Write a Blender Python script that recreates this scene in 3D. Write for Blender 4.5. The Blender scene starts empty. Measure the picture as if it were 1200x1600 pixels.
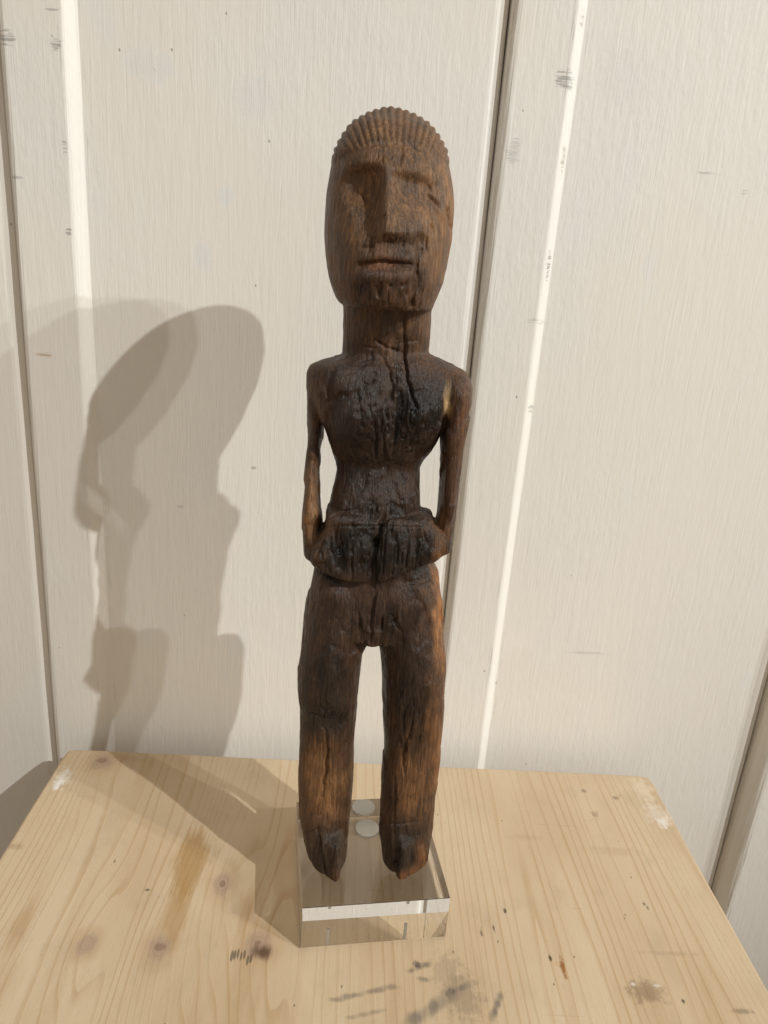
import bpy, bmesh, math, random
import numpy as np
from mathutils import Matrix, Vector

random.seed(7)
SC = bpy.context.scene
COL = SC.collection

# ---------------------------------------------------------------- camera
CF, CPITCH, CROLL, CYAW, CH = 1148.47335, 0.317701674, 0.0750008787, 0.0442187256, 0.35


def cam_axes():
    cy, sy = math.cos(CYAW), math.sin(CYAW)
    fw = np.array([sy * math.cos(CPITCH), cy * math.cos(CPITCH), -math.sin(CPITCH)])
    r0 = np.array([cy, -sy, 0.0])
    u0 = np.cross(r0, fw)
    r = math.cos(CROLL) * r0 + math.sin(CROLL) * u0
    return fw, r, np.cross(r, fw)


FW, RT, UP = cam_axes()
CPOS = np.array([0, 0, CH])


def ray(q):
    q = np.asarray(q, float)
    return FW + ((q[..., 0:1] - 600) / CF) * RT - ((q[..., 1:2] - 800) / CF) * UP


def ony(q, y):      # point seen at photo position q, on the plane at depth y
    d = ray(q)
    return CPOS + d * (y / d[..., 1:2])


def onz(q, z=0.0):  # point seen at photo position q, on the level z
    d = ray(q)
    return CPOS + d * ((z - CH) / d[..., 2:3])


cd = bpy.data.cameras.new('camera')
cam = bpy.data.objects.new('camera', cd)
COL.objects.link(cam)
cd.sensor_fit = 'VERTICAL'
cd.sensor_height = 36.0
cd.lens = 36.0 * CF / 1600.0
cd.clip_start, cd.clip_end = 0.01, 50
cam.matrix_world = Matrix(((RT[0], UP[0], -FW[0], 0), (RT[1], UP[1], -FW[1], 0),
                           (RT[2], UP[2], -FW[2], CH), (0, 0, 0, 1)))
SC.camera = cam
cy_ = SC.cycles
cy_.use_guiding = True              # light focused by the clear block
cy_.blur_glossy = 0.1
cy_.max_bounces, cy_.diffuse_bounces, cy_.glossy_bounces, cy_.transmission_bounces = 9, 4, 5, 8
cy_.sample_clamp_indirect = 3
cy_.use_denoising = True

# ---------------------------------------------------------------- light
w = bpy.data.worlds.new('World')
SC.world = w
w.use_nodes = True
bgn = w.node_tree.nodes['Background']
bgn.inputs[0].default_value = (1.0, 0.89, 0.745, 1)
bgn.inputs[1].default_value = 0.48
vs = SC.view_settings
vs.view_transform, vs.look, vs.exposure, vs.gamma = 'Standard', 'None', 0.0, 1.0


def spot(name, loc, power, radius, col=(0.98, 1.0, 0.985), aim=(-0.08, 0.44, 0.15)):
    l = bpy.data.lights.new(name, 'SPOT')
    l.energy, l.shadow_soft_size, l.color = power, radius, col
    l.spot_size, l.spot_blend = math.radians(19), 1.0
    o = bpy.data.objects.new(name, l)
    COL.objects.link(o)
    o.location = loc
    o.rotation_euler = (Vector(aim) - Vector(loc)).to_track_quat('-Z', 'Y').to_euler()
    return o


# a row of ceiling spots to the right of the table
spot('ceiling_spot', (2.72, -1.91, 2.81), 470, 0.026)
spot('ceiling_spot', (4.05, -1.93, 2.81), 265, 0.029)
spot('ceiling_spot', (4.60, -1.92, 2.81), 265, 0.032)


# ---------------------------------------------------------------- node helper
class NT:
    def __init__(s, name):
        s.m = bpy.data.materials.new(name)
        s.m.use_nodes = True
        s.t = s.m.node_tree
        s.b = s.t.nodes['Principled BSDF']

    def n(s, kind, **kw):
        x = s.t.nodes.new('ShaderNode' + kind)
        for k, v in kw.items():
            setattr(x, k, v)
        return x

    def put(s, sock, v):
        if isinstance(v, bpy.types.NodeSocket):
            s.t.links.new(v, sock)
        elif v is not None:
            if sock.type == 'RGBA' and len(v) == 3:
                v = (*v, 1)
            sock.default_value = v

    def ma(s, op, a, b=None, c=None):
        x = s.n('Math', operation=op)
        for i, v in enumerate((a, b, c)):
            s.put(x.inputs[i], v)
        return x.outputs[0]

    def vm(s, op, a, b=None):
        x = s.n('VectorMath', operation=op)
        s.put(x.inputs[0], a)
        s.put(x.inputs[1], b)
        return x.outputs[0]

    def mix(s, f, a, b, mode='MIX'):
        x = s.n('Mix', data_type='RGBA', blend_type=mode)
        s.put(x.inputs[0], f)
        s.put(x.inputs[6], a)
        s.put(x.inputs[7], b)
        return x.outputs[2]

    def noise(s, vec, scale=1.0, detail=3.0, rough=0.5, dist=0.0, color=False):
        x = s.n('TexNoise')
        s.put(x.inputs['Vector'], vec)
        x.inputs['Scale'].default_value = scale
        x.inputs['Detail'].default_value = detail
        x.inputs['Roughness'].default_value = rough
        x.inputs['Distortion'].default_value = dist
        return x.outputs[1 if color else 0]

    def ss(s, v, lo, hi):   # smooth step
        x = s.n('MapRange', interpolation_type='SMOOTHSTEP')
        s.put(x.inputs[0], v)
        x.inputs[1].default_value, x.inputs[2].default_value = lo, hi
        return x.outputs[0]

    def pos(s):
        return s.n('NewGeometry').outputs['Position']

    def xyz(s, v):
        x = s.n('SeparateXYZ')
        s.put(x.inputs[0], v)
        return x.outputs[0], x.outputs[1], x.outputs[2]

    def bump(s, h, dist, strength=1.0, prev=None):
        x = s.n('Bump')
        x.inputs['Strength'].default_value = strength
        x.inputs['Distance'].default_value = dist
        s.put(x.inputs['Height'], h)
        if prev is not None:
            s.put(x.inputs['Normal'], prev)
        return x.outputs[0]

    def spotmask(s, a, b, ca, cb, ra, rb, wob=None, sharp=0.55):   # soft ellipse, 1 in the middle
        da = s.ma('DIVIDE', s.ma('SUBTRACT', a, ca), ra)
        db = s.ma('DIVIDE', s.ma('SUBTRACT', b, cb), rb)
        d = s.ma('SQRT', s.ma('ADD', s.ma('MULTIPLY', da, da), s.ma('MULTIPLY', db, db)))
        if wob is not None:
            d = s.ma('ADD', d, wob)
        return s.ss(d, 1.10, sharp)


def mat_paint():
    s = NT('old_cream_paint')
    P = s.pos()
    x, y, z = s.xyz(P)
    streak = s.noise(s.vm('MULTIPLY', P, (900, 300, 22)), 1, 3, 0.6)
    coarse = s.noise(s.vm('MULTIPLY', P, (260, 200, 26)), 1, 5, 0.6, 0.8)
    peel = s.noise(s.vm('MULTIPLY', P, (260, 200, 120)), 1, 3, 0.55)
    big = s.noise(s.vm('MULTIPLY', P, (9, 9, 6)), 1, 4, 0.55)
    big2 = s.noise(s.vm('MULTIPLY', P, (30, 30, 14)), 1, 4, 0.6)
    c = s.mix(s.ss(big, 0.4, 0.68), (0.785, 0.745, 0.68), (0.765, 0.74, 0.69))
    c = s.mix(s.ma('MULTIPLY', s.ss(big2, 0.6, 0.75), 0.5), c, (0.745, 0.745, 0.725))
    c = s.mix(s.ma('MULTIPLY', s.ss(streak, 0.48, 0.78), 0.09), c, (0.56, 0.52, 0.45))
    # scuffs rubbed through to grey, broken up sideways
    sc = s.noise(s.vm('MULTIPLY', P, (60, 60, 900)), 1, 2, 0.6)
    wob = s.ma('MULTIPLY', s.ma('SUBTRACT', s.noise(s.vm('MULTIPLY', P, (150, 150, 700)), 1, 4, 0.65), 0.5), 2.6)
    for (u, v, ru, rv, col, f) in (
            (14, 62, 16, 12, (.30, .29, .27), .8), (92, 72, 9, 11, (.27, .26, .24), .9),
            (86, 18, 11, 3, (.4, .38, .35), .7), (882, 126, 17, 17, (.33, .32, .30), .8),
            (800, 240, 11, 22, (.45, .44, .42), .6), (836, 502, 18, 4, (.45, .43, .39), .7),
            (856, 418, 4, 24, (.22, .20, .2), .8), (112, 362, 5, 6, (.32, .3, .28), .8),
            (106, 232, 5, 12, (.4, .38, .34), .6), (105, 224, 3, 4, (.3, .28, .26), .6),
            (910, 30, 4, 14, (.3, .28, .24), .7), (880, 250, 4, 24, (.36, .30, .23), .7),
            (830, 640, 6, 10, (.36, .34, .32), .7), (30, 278, 11, 4, (.36, .34, .32), .6),
            (74, 554, 14, 5, (.45, .31, .18), .75), (1108, 270, 26, 2, (.4, .38, .36), .6),
            (920, 1022, 34, 3, (.5, .48, .45), .5), (1165, 300, 6, 5, (.4, .38, .34), .5),
            (352, 305, 14, 22, (.70, .72, .71), .55), (315, 400, 16, 26, (.70, .715, .70), .5),
            (230, 100, 50, 30, (.70, .71, .69), .45), (400, 150, 40, 40, (.70, .71, .69), .45),
            (980, 120, 50, 60, (.70, .705, .68), .4), (605, 120, 3, 20, (.8, .77, .70), .5),
            (396, 732, 5, 3, (.3, .27, .24), .6), (282, 793, 5, 3, (.4, .37, .33), .6)):
        q = ony((u, v), 0.485)
        du = np.linalg.norm(ony((u + ru, v), 0.485) - q)
        dv = np.linalg.norm(ony((u, v + rv), 0.485) - q)
        k = s.spotmask(x, z, float(q[0]), float(q[2]), float(du), float(dv), wob)
        if max(col) < .6:
            k = s.ma('MULTIPLY', k, s.ss(sc, 0.35, 0.6))
        c = s.mix(s.ma('MULTIPLY', k, f), c, col)
    ed = s.noise(s.vm('MULTIPLY', P, (900, 900, 42)), 1, 4, 0.7)
    eb = s.ss(s.noise(s.vm('MULTIPLY', P, (1, 1, 7)), 1, 3, 0.6), 0.42, 0.62)
    for x0, wd_ in ((-.1812, .0012), (.1084, .0012), (-.2150, .0010), (.0745, .0012), (.0708, .0008), (-.1706, .0008), (.1176, .0007), (.335, .002)):
        k = s.ss(s.ma('ABSOLUTE', s.ma('SUBTRACT', x, x0)), wd_ * 1.6, wd_ * .3)
        c = s.mix(s.ma('MULTIPLY', s.ma('MULTIPLY', k, eb), s.ma('MULTIPLY', s.ss(ed, 0.50, 0.66), 0.75)), c, (0.36, 0.34, 0.30))
    # specks and nicks
    v = s.n('TexVoronoi')
    s.put(v.inputs['Vector'], s.vm('MULTIPLY', P, (55, 55, 38)))
    v.inputs['Scale'].default_value = 1
    sp = s.ss(v.outputs['Distance'], 0.045, 0.02)
    sp = s.ma('MULTIPLY', sp, s.ss(s.noise(P, 25, 2), 0.5, 0.6))
    c = s.mix(s.ma('MULTIPLY', sp, 0.75), c, (0.26, 0.23, 0.19))
    s.put(s.b.inputs['Base Color'], c)
    s.b.inputs['Roughness'].default_value = 0.48
    s.b.inputs['Specular IOR Level'].default_value = 0.35
    h = s.ma('ADD', s.ma('MULTIPLY', streak, s.ma('MULTIPLY', s.ss(big2, 0.30, 0.65), 0.45)), s.ma('MULTIPLY', coarse, 0.8))
    h = s.ma('ADD', h, s.ma('MULTIPLY', peel, s.ma('MULTIPLY', s.ss(big, 0.40, 0.62), 0.7)))
    h = s.ma('SUBTRACT', h, s.ma('MULTIPLY', sp, 0.8))
    s.put(s.b.inputs['Normal'], s.bump(h, 0.0012, 0.30))
    return s.m


def mat_pine(side=False):
    s = NT('worn_pine_edge' if side else 'worn_pine')
    P = s.pos()
    if side:
        P = s.vm('MULTIPLY', P, (1, 0.2, 1))
    x, y, z = s.xyz(P)
    KN = [((160, 1190), .010, .012, 0), ((348, 1380), .0075, .013, 0), ((248, 1482), .008, .011, 0),
          ((404, 1476), .010, .012, 1), ((136, 1474), .007, .009, 2)]
    # rings: lines along y, bent round the knots
    wx = s.ma('SUBTRACT', s.noise(s.vm('MULTIPLY', P, (15, 0.7, 9)), 1, 3, 0.5), 0.5)
    wf = s.ma('SUBTRACT', s.noise(s.vm('MULTIPLY', P, (60, 8, 60)), 1, 2, 0.5), 0.5)
    ring = s.ma('ADD', s.ma('MULTIPLY', x, 150.0), s.ma('ADD', s.ma('MULTIPLY', wx, 14.0), s.ma('MULTIPLY', wf, 0.6)))
    wobk = s.ma('MULTIPLY', s.ma('SUBTRACT', s.noise(s.vm('MULTIPLY', P, (170, 110, 170)), 1, 3), 0.5), 0.6)
    kd = []
    for (q, rx, ry, kind) in KN:
        c = onz(q)
        dx = s.ma('DIVIDE', s.ma('SUBTRACT', x, float(c[0])), rx)
        dy = s.ma('DIVIDE', s.ma('SUBTRACT', y, float(c[1])), ry)
        r = s.ma('SQRT', s.ma('ADD', s.ma('MULTIPLY', dx, dx), s.ma('MULTIPLY', dy, dy)))
        kd.append(r)
        dy3 = s.ma('DIVIDE', dy, 2.6)
        g = s.ma('EXPONENT', s.ma('MULTIPLY', s.ma('ADD', s.ma('MULTIPLY', dx, dx), s.ma('MULTIPLY', dy3, dy3)), -0.30))
        ring = s.ma('ADD', ring, s.ma('MULTIPLY', g, 2.0))
    fr = s.ma('FRACT', ring)
    late = s.ma('MULTIPLY', s.ss(fr, 0.62, 0.95), s.ss(fr, 1.0, 0.96))
    amp = s.ss(s.noise(s.vm('MULTIPLY', P, (34, 2.2, 22)), 1, 4, 0.65), 0.36, 0.70)
    fib = s.noise(s.vm('MULTIPLY', P, (1500, 45, 900)), 1, 3, 0.65)
    tone = s.noise(s.vm('MULTIPLY', P, (16, 6, 16)), 1, 4, 0.55)
    c = s.mix(s.ss(tone, 0.3, 0.7), (0.520, 0.388, 0.246), (0.605, 0.477, 0.328))
    c = s.mix(s.ma('MULTIPLY', s.ma('MULTIPLY', late, s.ma('ADD', s.ma('MULTIPLY', amp, 0.56), 0.03)), 1.0), c, (0.40, 0.245, 0.105))
    c = s.mix(s.ma('MULTIPLY', s.ss(fib, 0.5, 0.8), 0.30), c, (0.44, 0.29, 0.14))
    if side:
        s.put(s.b.inputs['Base Color'], c)
        s.b.inputs['Roughness'].default_value = 0.6
        return s.m
    # amber heartwood streaks
    wob = s.ma('MULTIPLY', s.ma('SUBTRACT', s.noise(s.vm('MULTIPLY', P, (150, 22, 80)), 1, 6, 0.68), 0.5), 2.0)

    def blot(u, v, ru, rv, col, f, wb=wob, sharp=0.75):
        nonlocal c
        q = onz((u, v))
        du = float(np.linalg.norm(onz((u + ru, v)) - q))
        dv = float(np.linalg.norm(onz((u, v - rv)) - q))
        c = s.mix(s.ma('MULTIPLY', s.spotmask(x, y, float(q[0]), float(q[1]), du, dv, wb, sharp), f), c, col)

    blot(300, 1345, 34, 64, (0.36, 0.205, 0.068), 0.75, sharp=.45)
    blot(275, 1430, 28, 54, (0.38, 0.22, 0.078), 0.6, sharp=.3)
    blot(30, 1445, 22, 50, (0.38, 0.225, 0.09), 0.45, sharp=.2)
    blot(390, 1415, 22, 44, (0.34, 0.20, 0.085), 0.5, sharp=.1)
    am = s.noise(s.vm('MULTIPLY', P, (26, 3.0, 1)), 1, 5, 0.6)
    c = s.mix(s.ma('MULTIPLY', s.ma('MULTIPLY', s.ss(am, 0.50, 0.70), s.ss(y, .42, .25)), 0.55), c, (0.38, 0.235, 0.10))
    # knots: dark rim, ringed centre
    for (q, rx, ry, kind), r in zip(KN, kd):
        rr = s.ma('ADD', r, wobk)
        m = s.ss(rr, 1.0, 0.45)
        rings = s.ss(s.ma('FRACT', s.ma('ADD', s.ma('MULTIPLY', r, 4.3), s.ma('MULTIPLY', wobk, 2.2))), 0.2, 0.9)
        kc = s.mix(s.ma('MULTIPLY', rings, 0.35), (0.36, 0.245, 0.175), (0.23, 0.145, 0.10))
        c = s.mix(s.ma('MULTIPLY', m, 0.72), c, kc)
        c = s.mix(s.ma('MULTIPLY', s.ma('MULTIPLY', s.ss(rr, 1.7, 0.9), s.ss(rr, 0.5, 0.95)), 0.30), c, (0.40, 0.25, 0.12))
    blot(410, 1488, 24, 16, (0.10, 0.05, 0.028), 0.9, sharp=.3)
    blot(404, 1473, 9, 6, (0.16, 0.09, 0.05), 0.5, sharp=.1)
    blot(160, 1188, 10, 4, (0.2, 0.12, 0.09), 0.6)
    blot(348, 1381, 5, 6, (0.2, 0.12, 0.09), 0.6)
    blot(249, 1480, 10, 9, (0.2, 0.12, 0.09), 0.6)
    for kx in range(7):
        blot(362 + kx * 5, 1494 - (kx * 7 % 5) + (6 if kx > 4 else 0), 2.4, 9, (0.07, 0.055, 0.045), 0.7)
    # dark smears in front, drawn as short strokes that follow one another
    for (ax, ay), (bx, by), wd, cc, ff in (((524, 1562), (612, 1542), 3, (.12, .10, .09), .7), ((640, 1598), (716, 1548), 7, (.10, .095, .095), .65), ((700, 1552), (728, 1540), 6, (.07, .065, .065), .7),
                                           ((770, 1590), (782, 1556), 5, (.09, .085, .085), .7), ((640, 1518), (668, 1506), 4, (.07, .065, .06), .6), ((548, 1590), (600, 1578), 3, (.2, .16, .12), .5)):
        for kx in range(9):
            t = kx / 8
            blot(ax + (bx - ax) * t, ay + (by - ay) * t, abs(bx - ax) / 8 + wd, abs(by - ay) / 8 + wd, cc, ff * (0.55 + .3 * math.sin(kx * 2.1 + ax)), sharp=.2)
    # paint and plaster rubbed off on the corners, grime in front
    wob2 = s.ma('MULTIPLY', s.ma('SUBTRACT', s.noise(s.vm('MULTIPLY', P, (260, 200, 260)), 1, 4, 0.65), 0.5), 2.4)
    for a in ((97, 1217, 16, 18, (.74, .70, .63), .7), (92, 1225, 12, 9, (.8, .78, .74), .8),
              (1028, 1272, 24, 20, (.72, .66, .58), .45), (1036, 1285, 12, 9, (.78, .75, .70), .6),
              (1005, 1235, 18, 25, (.74, .64, .50), .5),
              (1010, 1550, 34, 22, (.20, .13, .07), .6), (990, 1538, 5, 3, (.8, .77, .73), .5), (1026, 1540, 8, 3, (.8, .77, .73), .4),
              (725, 1558, 34, 50, (.25, .19, .13), .55), (700, 1520, 30, 40, (.33, .25, .17), .5),
              (652, 1508, 8, 6, (.07, .06, .06), .8), 
              (660, 1530, 12, 5, (.10, .09, .08), .5), (530, 1460, 10, 6, (.3, .2, .12), .3),
              (190, 1185, 40, 8, (.44, .29, .19), .45), (25, 1322, 20, 6, (.34, .22, .12), .5),
              (960, 1330, 50, 8, (.42, .29, .17), .35), (820, 1308, 30, 6, (.42, .29, .17), .35), (1050, 1205, 60, 20, (.42, .3, .18), .5),
              (880, 1512, 5, 22, (.28, .115, .025), .95), (860, 1497, 3, 6, (.05, .03, .02), .9), (752, 1456, 3, 8, (.05, .03, .02), .9),
              (772, 1453, 2, 9, (.08, .05, .03), .9), (1006, 1412, 4, 4, (.07, .05, .03), .8), (1012, 1418, 3, 4, (.07, .05, .03), .7), (789, 1424, 3, 5, (.06, .04, .02), .9),
              (962, 1247, 6, 4, (.14, .10, .07), .55), (912, 1236, 5, 3, (.14, .1, .07), .5), (930, 1272, 8, 6, (.2, .13, .08), .4),
              (1068, 1565, 3, 4, (.07, .05, .04), .9), (231, 1391, 5, 3, (.06, .04, .02), .9), (179, 1346, 3, 4, (.1, .07, .04), .8),
              (1160, 1580, 22, 5, (.12, .09, .07), .5), (1050, 1490, 60, 4, (.4, .29, .18), .5), (870, 1505, 5, 5, (.5, .3, .12), .4)):
        blot(*a, wb=wob2, sharp=.25)
    # fine specks, sparse
    v = s.n('TexVoronoi')
    s.put(v.inputs['Vector'], s.vm('MULTIPLY', P, (95, 55, 1)))
    v.inputs['Scale'].default_value = 1
    sp = s.ma('MULTIPLY', s.ss(v.outputs['Distance'], 0.065, 0.02), s.ss(s.noise(P, 34, 2), 0.50, 0.56))
    c = s.mix(s.ma('MULTIPLY', sp, 0.75), c, (0.11, 0.07, 0.04))
    gr = s.noise(s.vm('MULTIPLY', P, (900, 260, 1)), 1, 3, 0.7)
    c = s.mix(s.ma('MULTIPLY', s.ss(gr, 0.60, 0.74), 0.30), c, (0.27, 0.17, 0.09))
    grb = s.noise(s.vm('MULTIPLY', P, (30, 22, 1)), 1, 4, 0.6)
    c = s.mix(s.ma('MULTIPLY', s.ss(grb, 0.52, 0.72), 0.30), c, (0.40, 0.30, 0.20))
    # scratches across
    scr = s.noise(s.vm('MULTIPLY', P, (24, 420, 1)), 1, 2, 0.5, 0.8)
    c = s.mix(s.ma('MULTIPLY', s.ma('MULTIPLY', s.ss(scr, 0.69, 0.74), s.ss(s.noise(P, 18, 2), 0.48, 0.62)), 0.35), c, (0.36, 0.24, 0.13))
    s.put(s.b.inputs['Base Color'], c)
    s.put(s.b.inputs['Roughness'], s.ma('ADD', 0.46, s.ma('MULTIPLY', fib, 0.22)))
    s.b.inputs['Specular IOR Level'].default_value = 0.3
    h = s.ma('ADD', s.ma('MULTIPLY', fib, 0.5), s.ma('MULTIPLY', late, 0.4))
    h = s.ma('SUBTRACT', h, sp)
    s.put(s.b.inputs['Normal'], s.bump(h, 0.0006, 0.35))
    return s.m


def mat_acrylic():
    s = NT('clear_acrylic')
    b = s.b
    b.inputs['Base Color'].default_value = (0.998, 0.997, 0.992, 1)
    b.inputs['Roughness'].default_value = 0.0
    b.inputs['IOR'].default_value = 1.49
    b.inputs['Transmission Weight'].default_value = 1.0
    return s.m


def mat_plain(name, col, rough=0.6):
    s = NT(name)
    P = s.pos()
    s.put(s.b.inputs['Base Color'], s.mix(s.noise(P, 300, 3), col, tuple(v * 0.85 for v in col)))
    s.b.inputs['Roughness'].default_value = rough
    return s.m


def mat_floor():
    s = NT('dark_floorboards')
    P = s.pos()
    g = s.noise(s.vm('MULTIPLY', P, (3, 60, 1)), 1, 4, 0.6)
    s.put(s.b.inputs['Base Color'], s.mix(g, (0.16, 0.10, 0.055), (0.27, 0.18, 0.10)))
    s.b.inputs['Roughness'].default_value = 0.5
    return s.m


def mat_carving():
    s = NT('aged_dark_wood')
    P = s.pos()
    a = s.n('Attribute', attribute_name='tone').outputs[0]
    grain = s.noise(s.vm('MULTIPLY', P, (950, 800, 62)), 1, 4, 0.7, 0.4)
    fine = s.noise(s.vm('MULTIPLY', P, (2200, 2200, 420)), 1, 3, 0.65)
    patch = s.noise(s.vm('MULTIPLY', P, (130, 130, 70)), 1, 5, 0.62, 0.5)
    crust = s.noise(s.vm('MULTIPLY', P, (420, 420, 300)), 1, 4, 0.6)
    c = s.mix(s.ss(patch, 0.28, 0.72), s.mix(1.0, a, (0.62, 0.60, 0.60), 'MULTIPLY'), s.mix(1.0, a, (1.42, 1.34, 1.22), 'MULTIPLY'))
    g2 = s.ss(grain, 0.33, 0.66)
    c = s.mix(1.0, c, s.mix(g2, (0.52, 0.49, 0.47), (1.30, 1.27, 1.22)), 'MULTIPLY')
    c = s.mix(s.ma('MULTIPLY', s.ss(fine, 0.60, 0.80), 0.16), c, (0.30, 0.22, 0.15))
    s.put(s.b.inputs['Base Color'], c)
    s.put(s.b.inputs['Roughness'], s.ma('ADD', s.ma('ADD', 0.29, s.ma('MULTIPLY', s.ss(s.xyz(a)[0], 0.02, 0.12), 0.08)), s.ma('MULTIPLY', s.ss(patch, 0.3, 0.75), 0.26)))
    s.b.inputs['Specular IOR Level'].default_value = 0.40
    h = s.ma('ADD', s.ma('MULTIPLY', grain, 0.9), s.ma('MULTIPLY', crust, 0.3))
    h = s.ma('ADD', h, s.ma('MULTIPLY', fine, 0.25))
    s.put(s.b.inputs['Normal'], s.bump(h, 0.0013, 0.8))
    return s.m


# ---------------------------------------------------------------- object helpers
def link(name, verts, faces, mat, parent=None, off=(0, 0, 0), smooth=False, cols=None, norms=None):
    me = bpy.data.meshes.new(name)
    V = np.asarray(verts, float) - np.asarray(off, float)
    me.from_pydata(V.tolist(), [], faces if isinstance(faces, list) else faces.tolist())
    me.materials.append(mat)
    if cols is not None:
        at = me.color_attributes.new('tone', 'FLOAT_COLOR', 'POINT')
        at.data.foreach_set('color', np.concatenate([cols, np.ones((len(cols), 1))], 1).astype(np.float32).ravel())
    if smooth:
        me.polygons.foreach_set('use_smooth', [True] * len(me.polygons))
    if norms is not None:
        me.normals_split_custom_set_from_vertices(norms.tolist())
    o = bpy.data.objects.new(name, me)
    COL.objects.link(o)
    if parent is not None:
        o.parent = parent
    return o


def thing(name, loc, label, cat, group=None):
    o = bpy.data.objects.new(name, None)
    o.empty_display_size = 0.05
    COL.objects.link(o)
    o.location = loc
    o['label'], o['category'] = label, cat
    if group:
        o['group'] = group
    return o


def bevel_box(name, x0, x1, y0, y1, z0, z1, bev, mat, parent, off, seg=2, rot=None, smooth=False):
    bm = bmesh.new()
    bmesh.ops.create_cube(bm, size=1)
    for v in bm.verts:
        v.co = Vector(((v.co.x + .5) * (x1 - x0) + x0, (v.co.y + .5) * (y1 - y0) + y0, (v.co.z + .5) * (z1 - z0) + z0))
    if bev:
        bmesh.ops.bevel(bm, geom=list(bm.edges), offset=bev, segments=seg, affect='EDGES', profile=0.5)
    if rot is not None:
        bmesh.ops.transform(bm, matrix=rot, verts=bm.verts)
    for v in bm.verts:
        v.co -= Vector(off)
    me = bpy.data.meshes.new(name)
    bm.to_mesh(me)
    bm.free()
    me.materials.append(mat)
    if smooth:
        me.polygons.foreach_set('use_smooth', [True] * len(me.polygons))
    o = bpy.data.objects.new(name, me)
    COL.objects.link(o)
    o.parent = parent
    return o


M_PAINT, M_PINE, M_EDGE = mat_paint(), mat_pine(), mat_pine(True)
M_ACR, M_WOOD, M_FLOOR = mat_acrylic(), mat_carving(), mat_floor()

# ---------------------------------------------------------------- room
ZF, ZT = -0.62, 1.5      # floor, top of the panelling
o = link('floor', [(-3, -3, ZF), (3.6, -3, ZF), (3.6, 0.6, ZF), (-3, 0.6, ZF)], [[0, 1, 2, 3]], M_FLOOR)
o['kind'] = 'structure'

WY = 0.4868              # face of the wide boards
wall = thing('panelled_wall', (0, WY, ZF), 'cream painted board wall with narrow raised battens behind the table', 'wall')


def prism(name, prof, back=0.53, wav=0.0):
    # cross-section (x, y) run from floor to top; rows of points so the edges wander a little
    rows = 48
    V, F = [], []
    pts = [(prof[0][0], back)] + list(prof) + [(prof[-1][0], back)]
    n = len(pts)
    ph = random.random() * 10
    for k in range(rows + 1):
        z = ZF + (ZT - ZF) * k / rows
        for i, (px, py) in enumerate(pts):
            a = wav * math.sin(z * 23 + ph + i * 1.7) * math.sin(z * 51 + i + ph)
            V.append((px + (a if 0 < i < n - 1 else 0), py + (a * .5 if 0 < i < n - 1 else 0), z))
    for k in range(rows):
        for i in range(n - 1):
            a = k * n + i
            F.append([a, a + 1, a + n + 1, a + n])
    F.append(list(range(n))[::-1])
    F.append([rows * n + i for i in range(n)])
    return link(name, V, F, M_PAINT, wall, (0, WY, ZF))


def wide(x0, x1, l=True, r=True):
    p = []
    p += [(x0, WY)]
    p += [(x1 - .0085, WY), (x1 - .0065, WY + .0003), (x1 - .0012, WY + .0026), (x1, WY + .0045)] if r else [(x1, WY)]
    return prism('wide_board', p, wav=.00025)


def batten(x0, x1, th, ch=.0055, rr=.0065):
    # dark side on the left, rounded edge that catches the light on the right
    y = WY - th
    p = [(x0, WY + .006)] + [(x0 + .0003 + ch * (1 - math.cos(a)), y + (WY + .002 - y) * (1 - math.sin(a))) for a in [k * math.pi / 14 for k in range(8)]]
    p += [(x1 - rr, y)]
    for k in range(1, 9):
        a = k / 8
        p.append((x1 - rr + rr * a, y + (WY + .0004 - y) * (a * a * (3 - 2 * a))))
    return prism('batten', p, wav=.0003)


B1 = (-.2170, -.1712)
B2 = (.0722, .1172)
B3 = (.3265, .40)
wide(-1.6, B1[0] - .0008, l=False)
batten(*B1, .0062, rr=.0095)
wide(B1[1] - .002, B2[0] - .0004, l=False)
batten(*B2, .0050, rr=.0085)
wide(B2[1] - .002, B3[0] - .0008, l=False)
batten(*B3, .0125, ch=.010, rr=.01)
wide(B3[1] - .002, 1.9, l=False, r=False)

# ---------------------------------------------------------------- table
CBL, CBR = onz((107, 1171)), onz((1013, 1208))
TX0, TX1, TY1 = -.1986, .2369, .4632
table = thing('pine_table', (.019, .22, ZF), 'small worn pine table with knots, stains and scuffs, standing against the wall', 'table')
TOFF = (.019, .22, ZF)
TY0 = -.06


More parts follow.
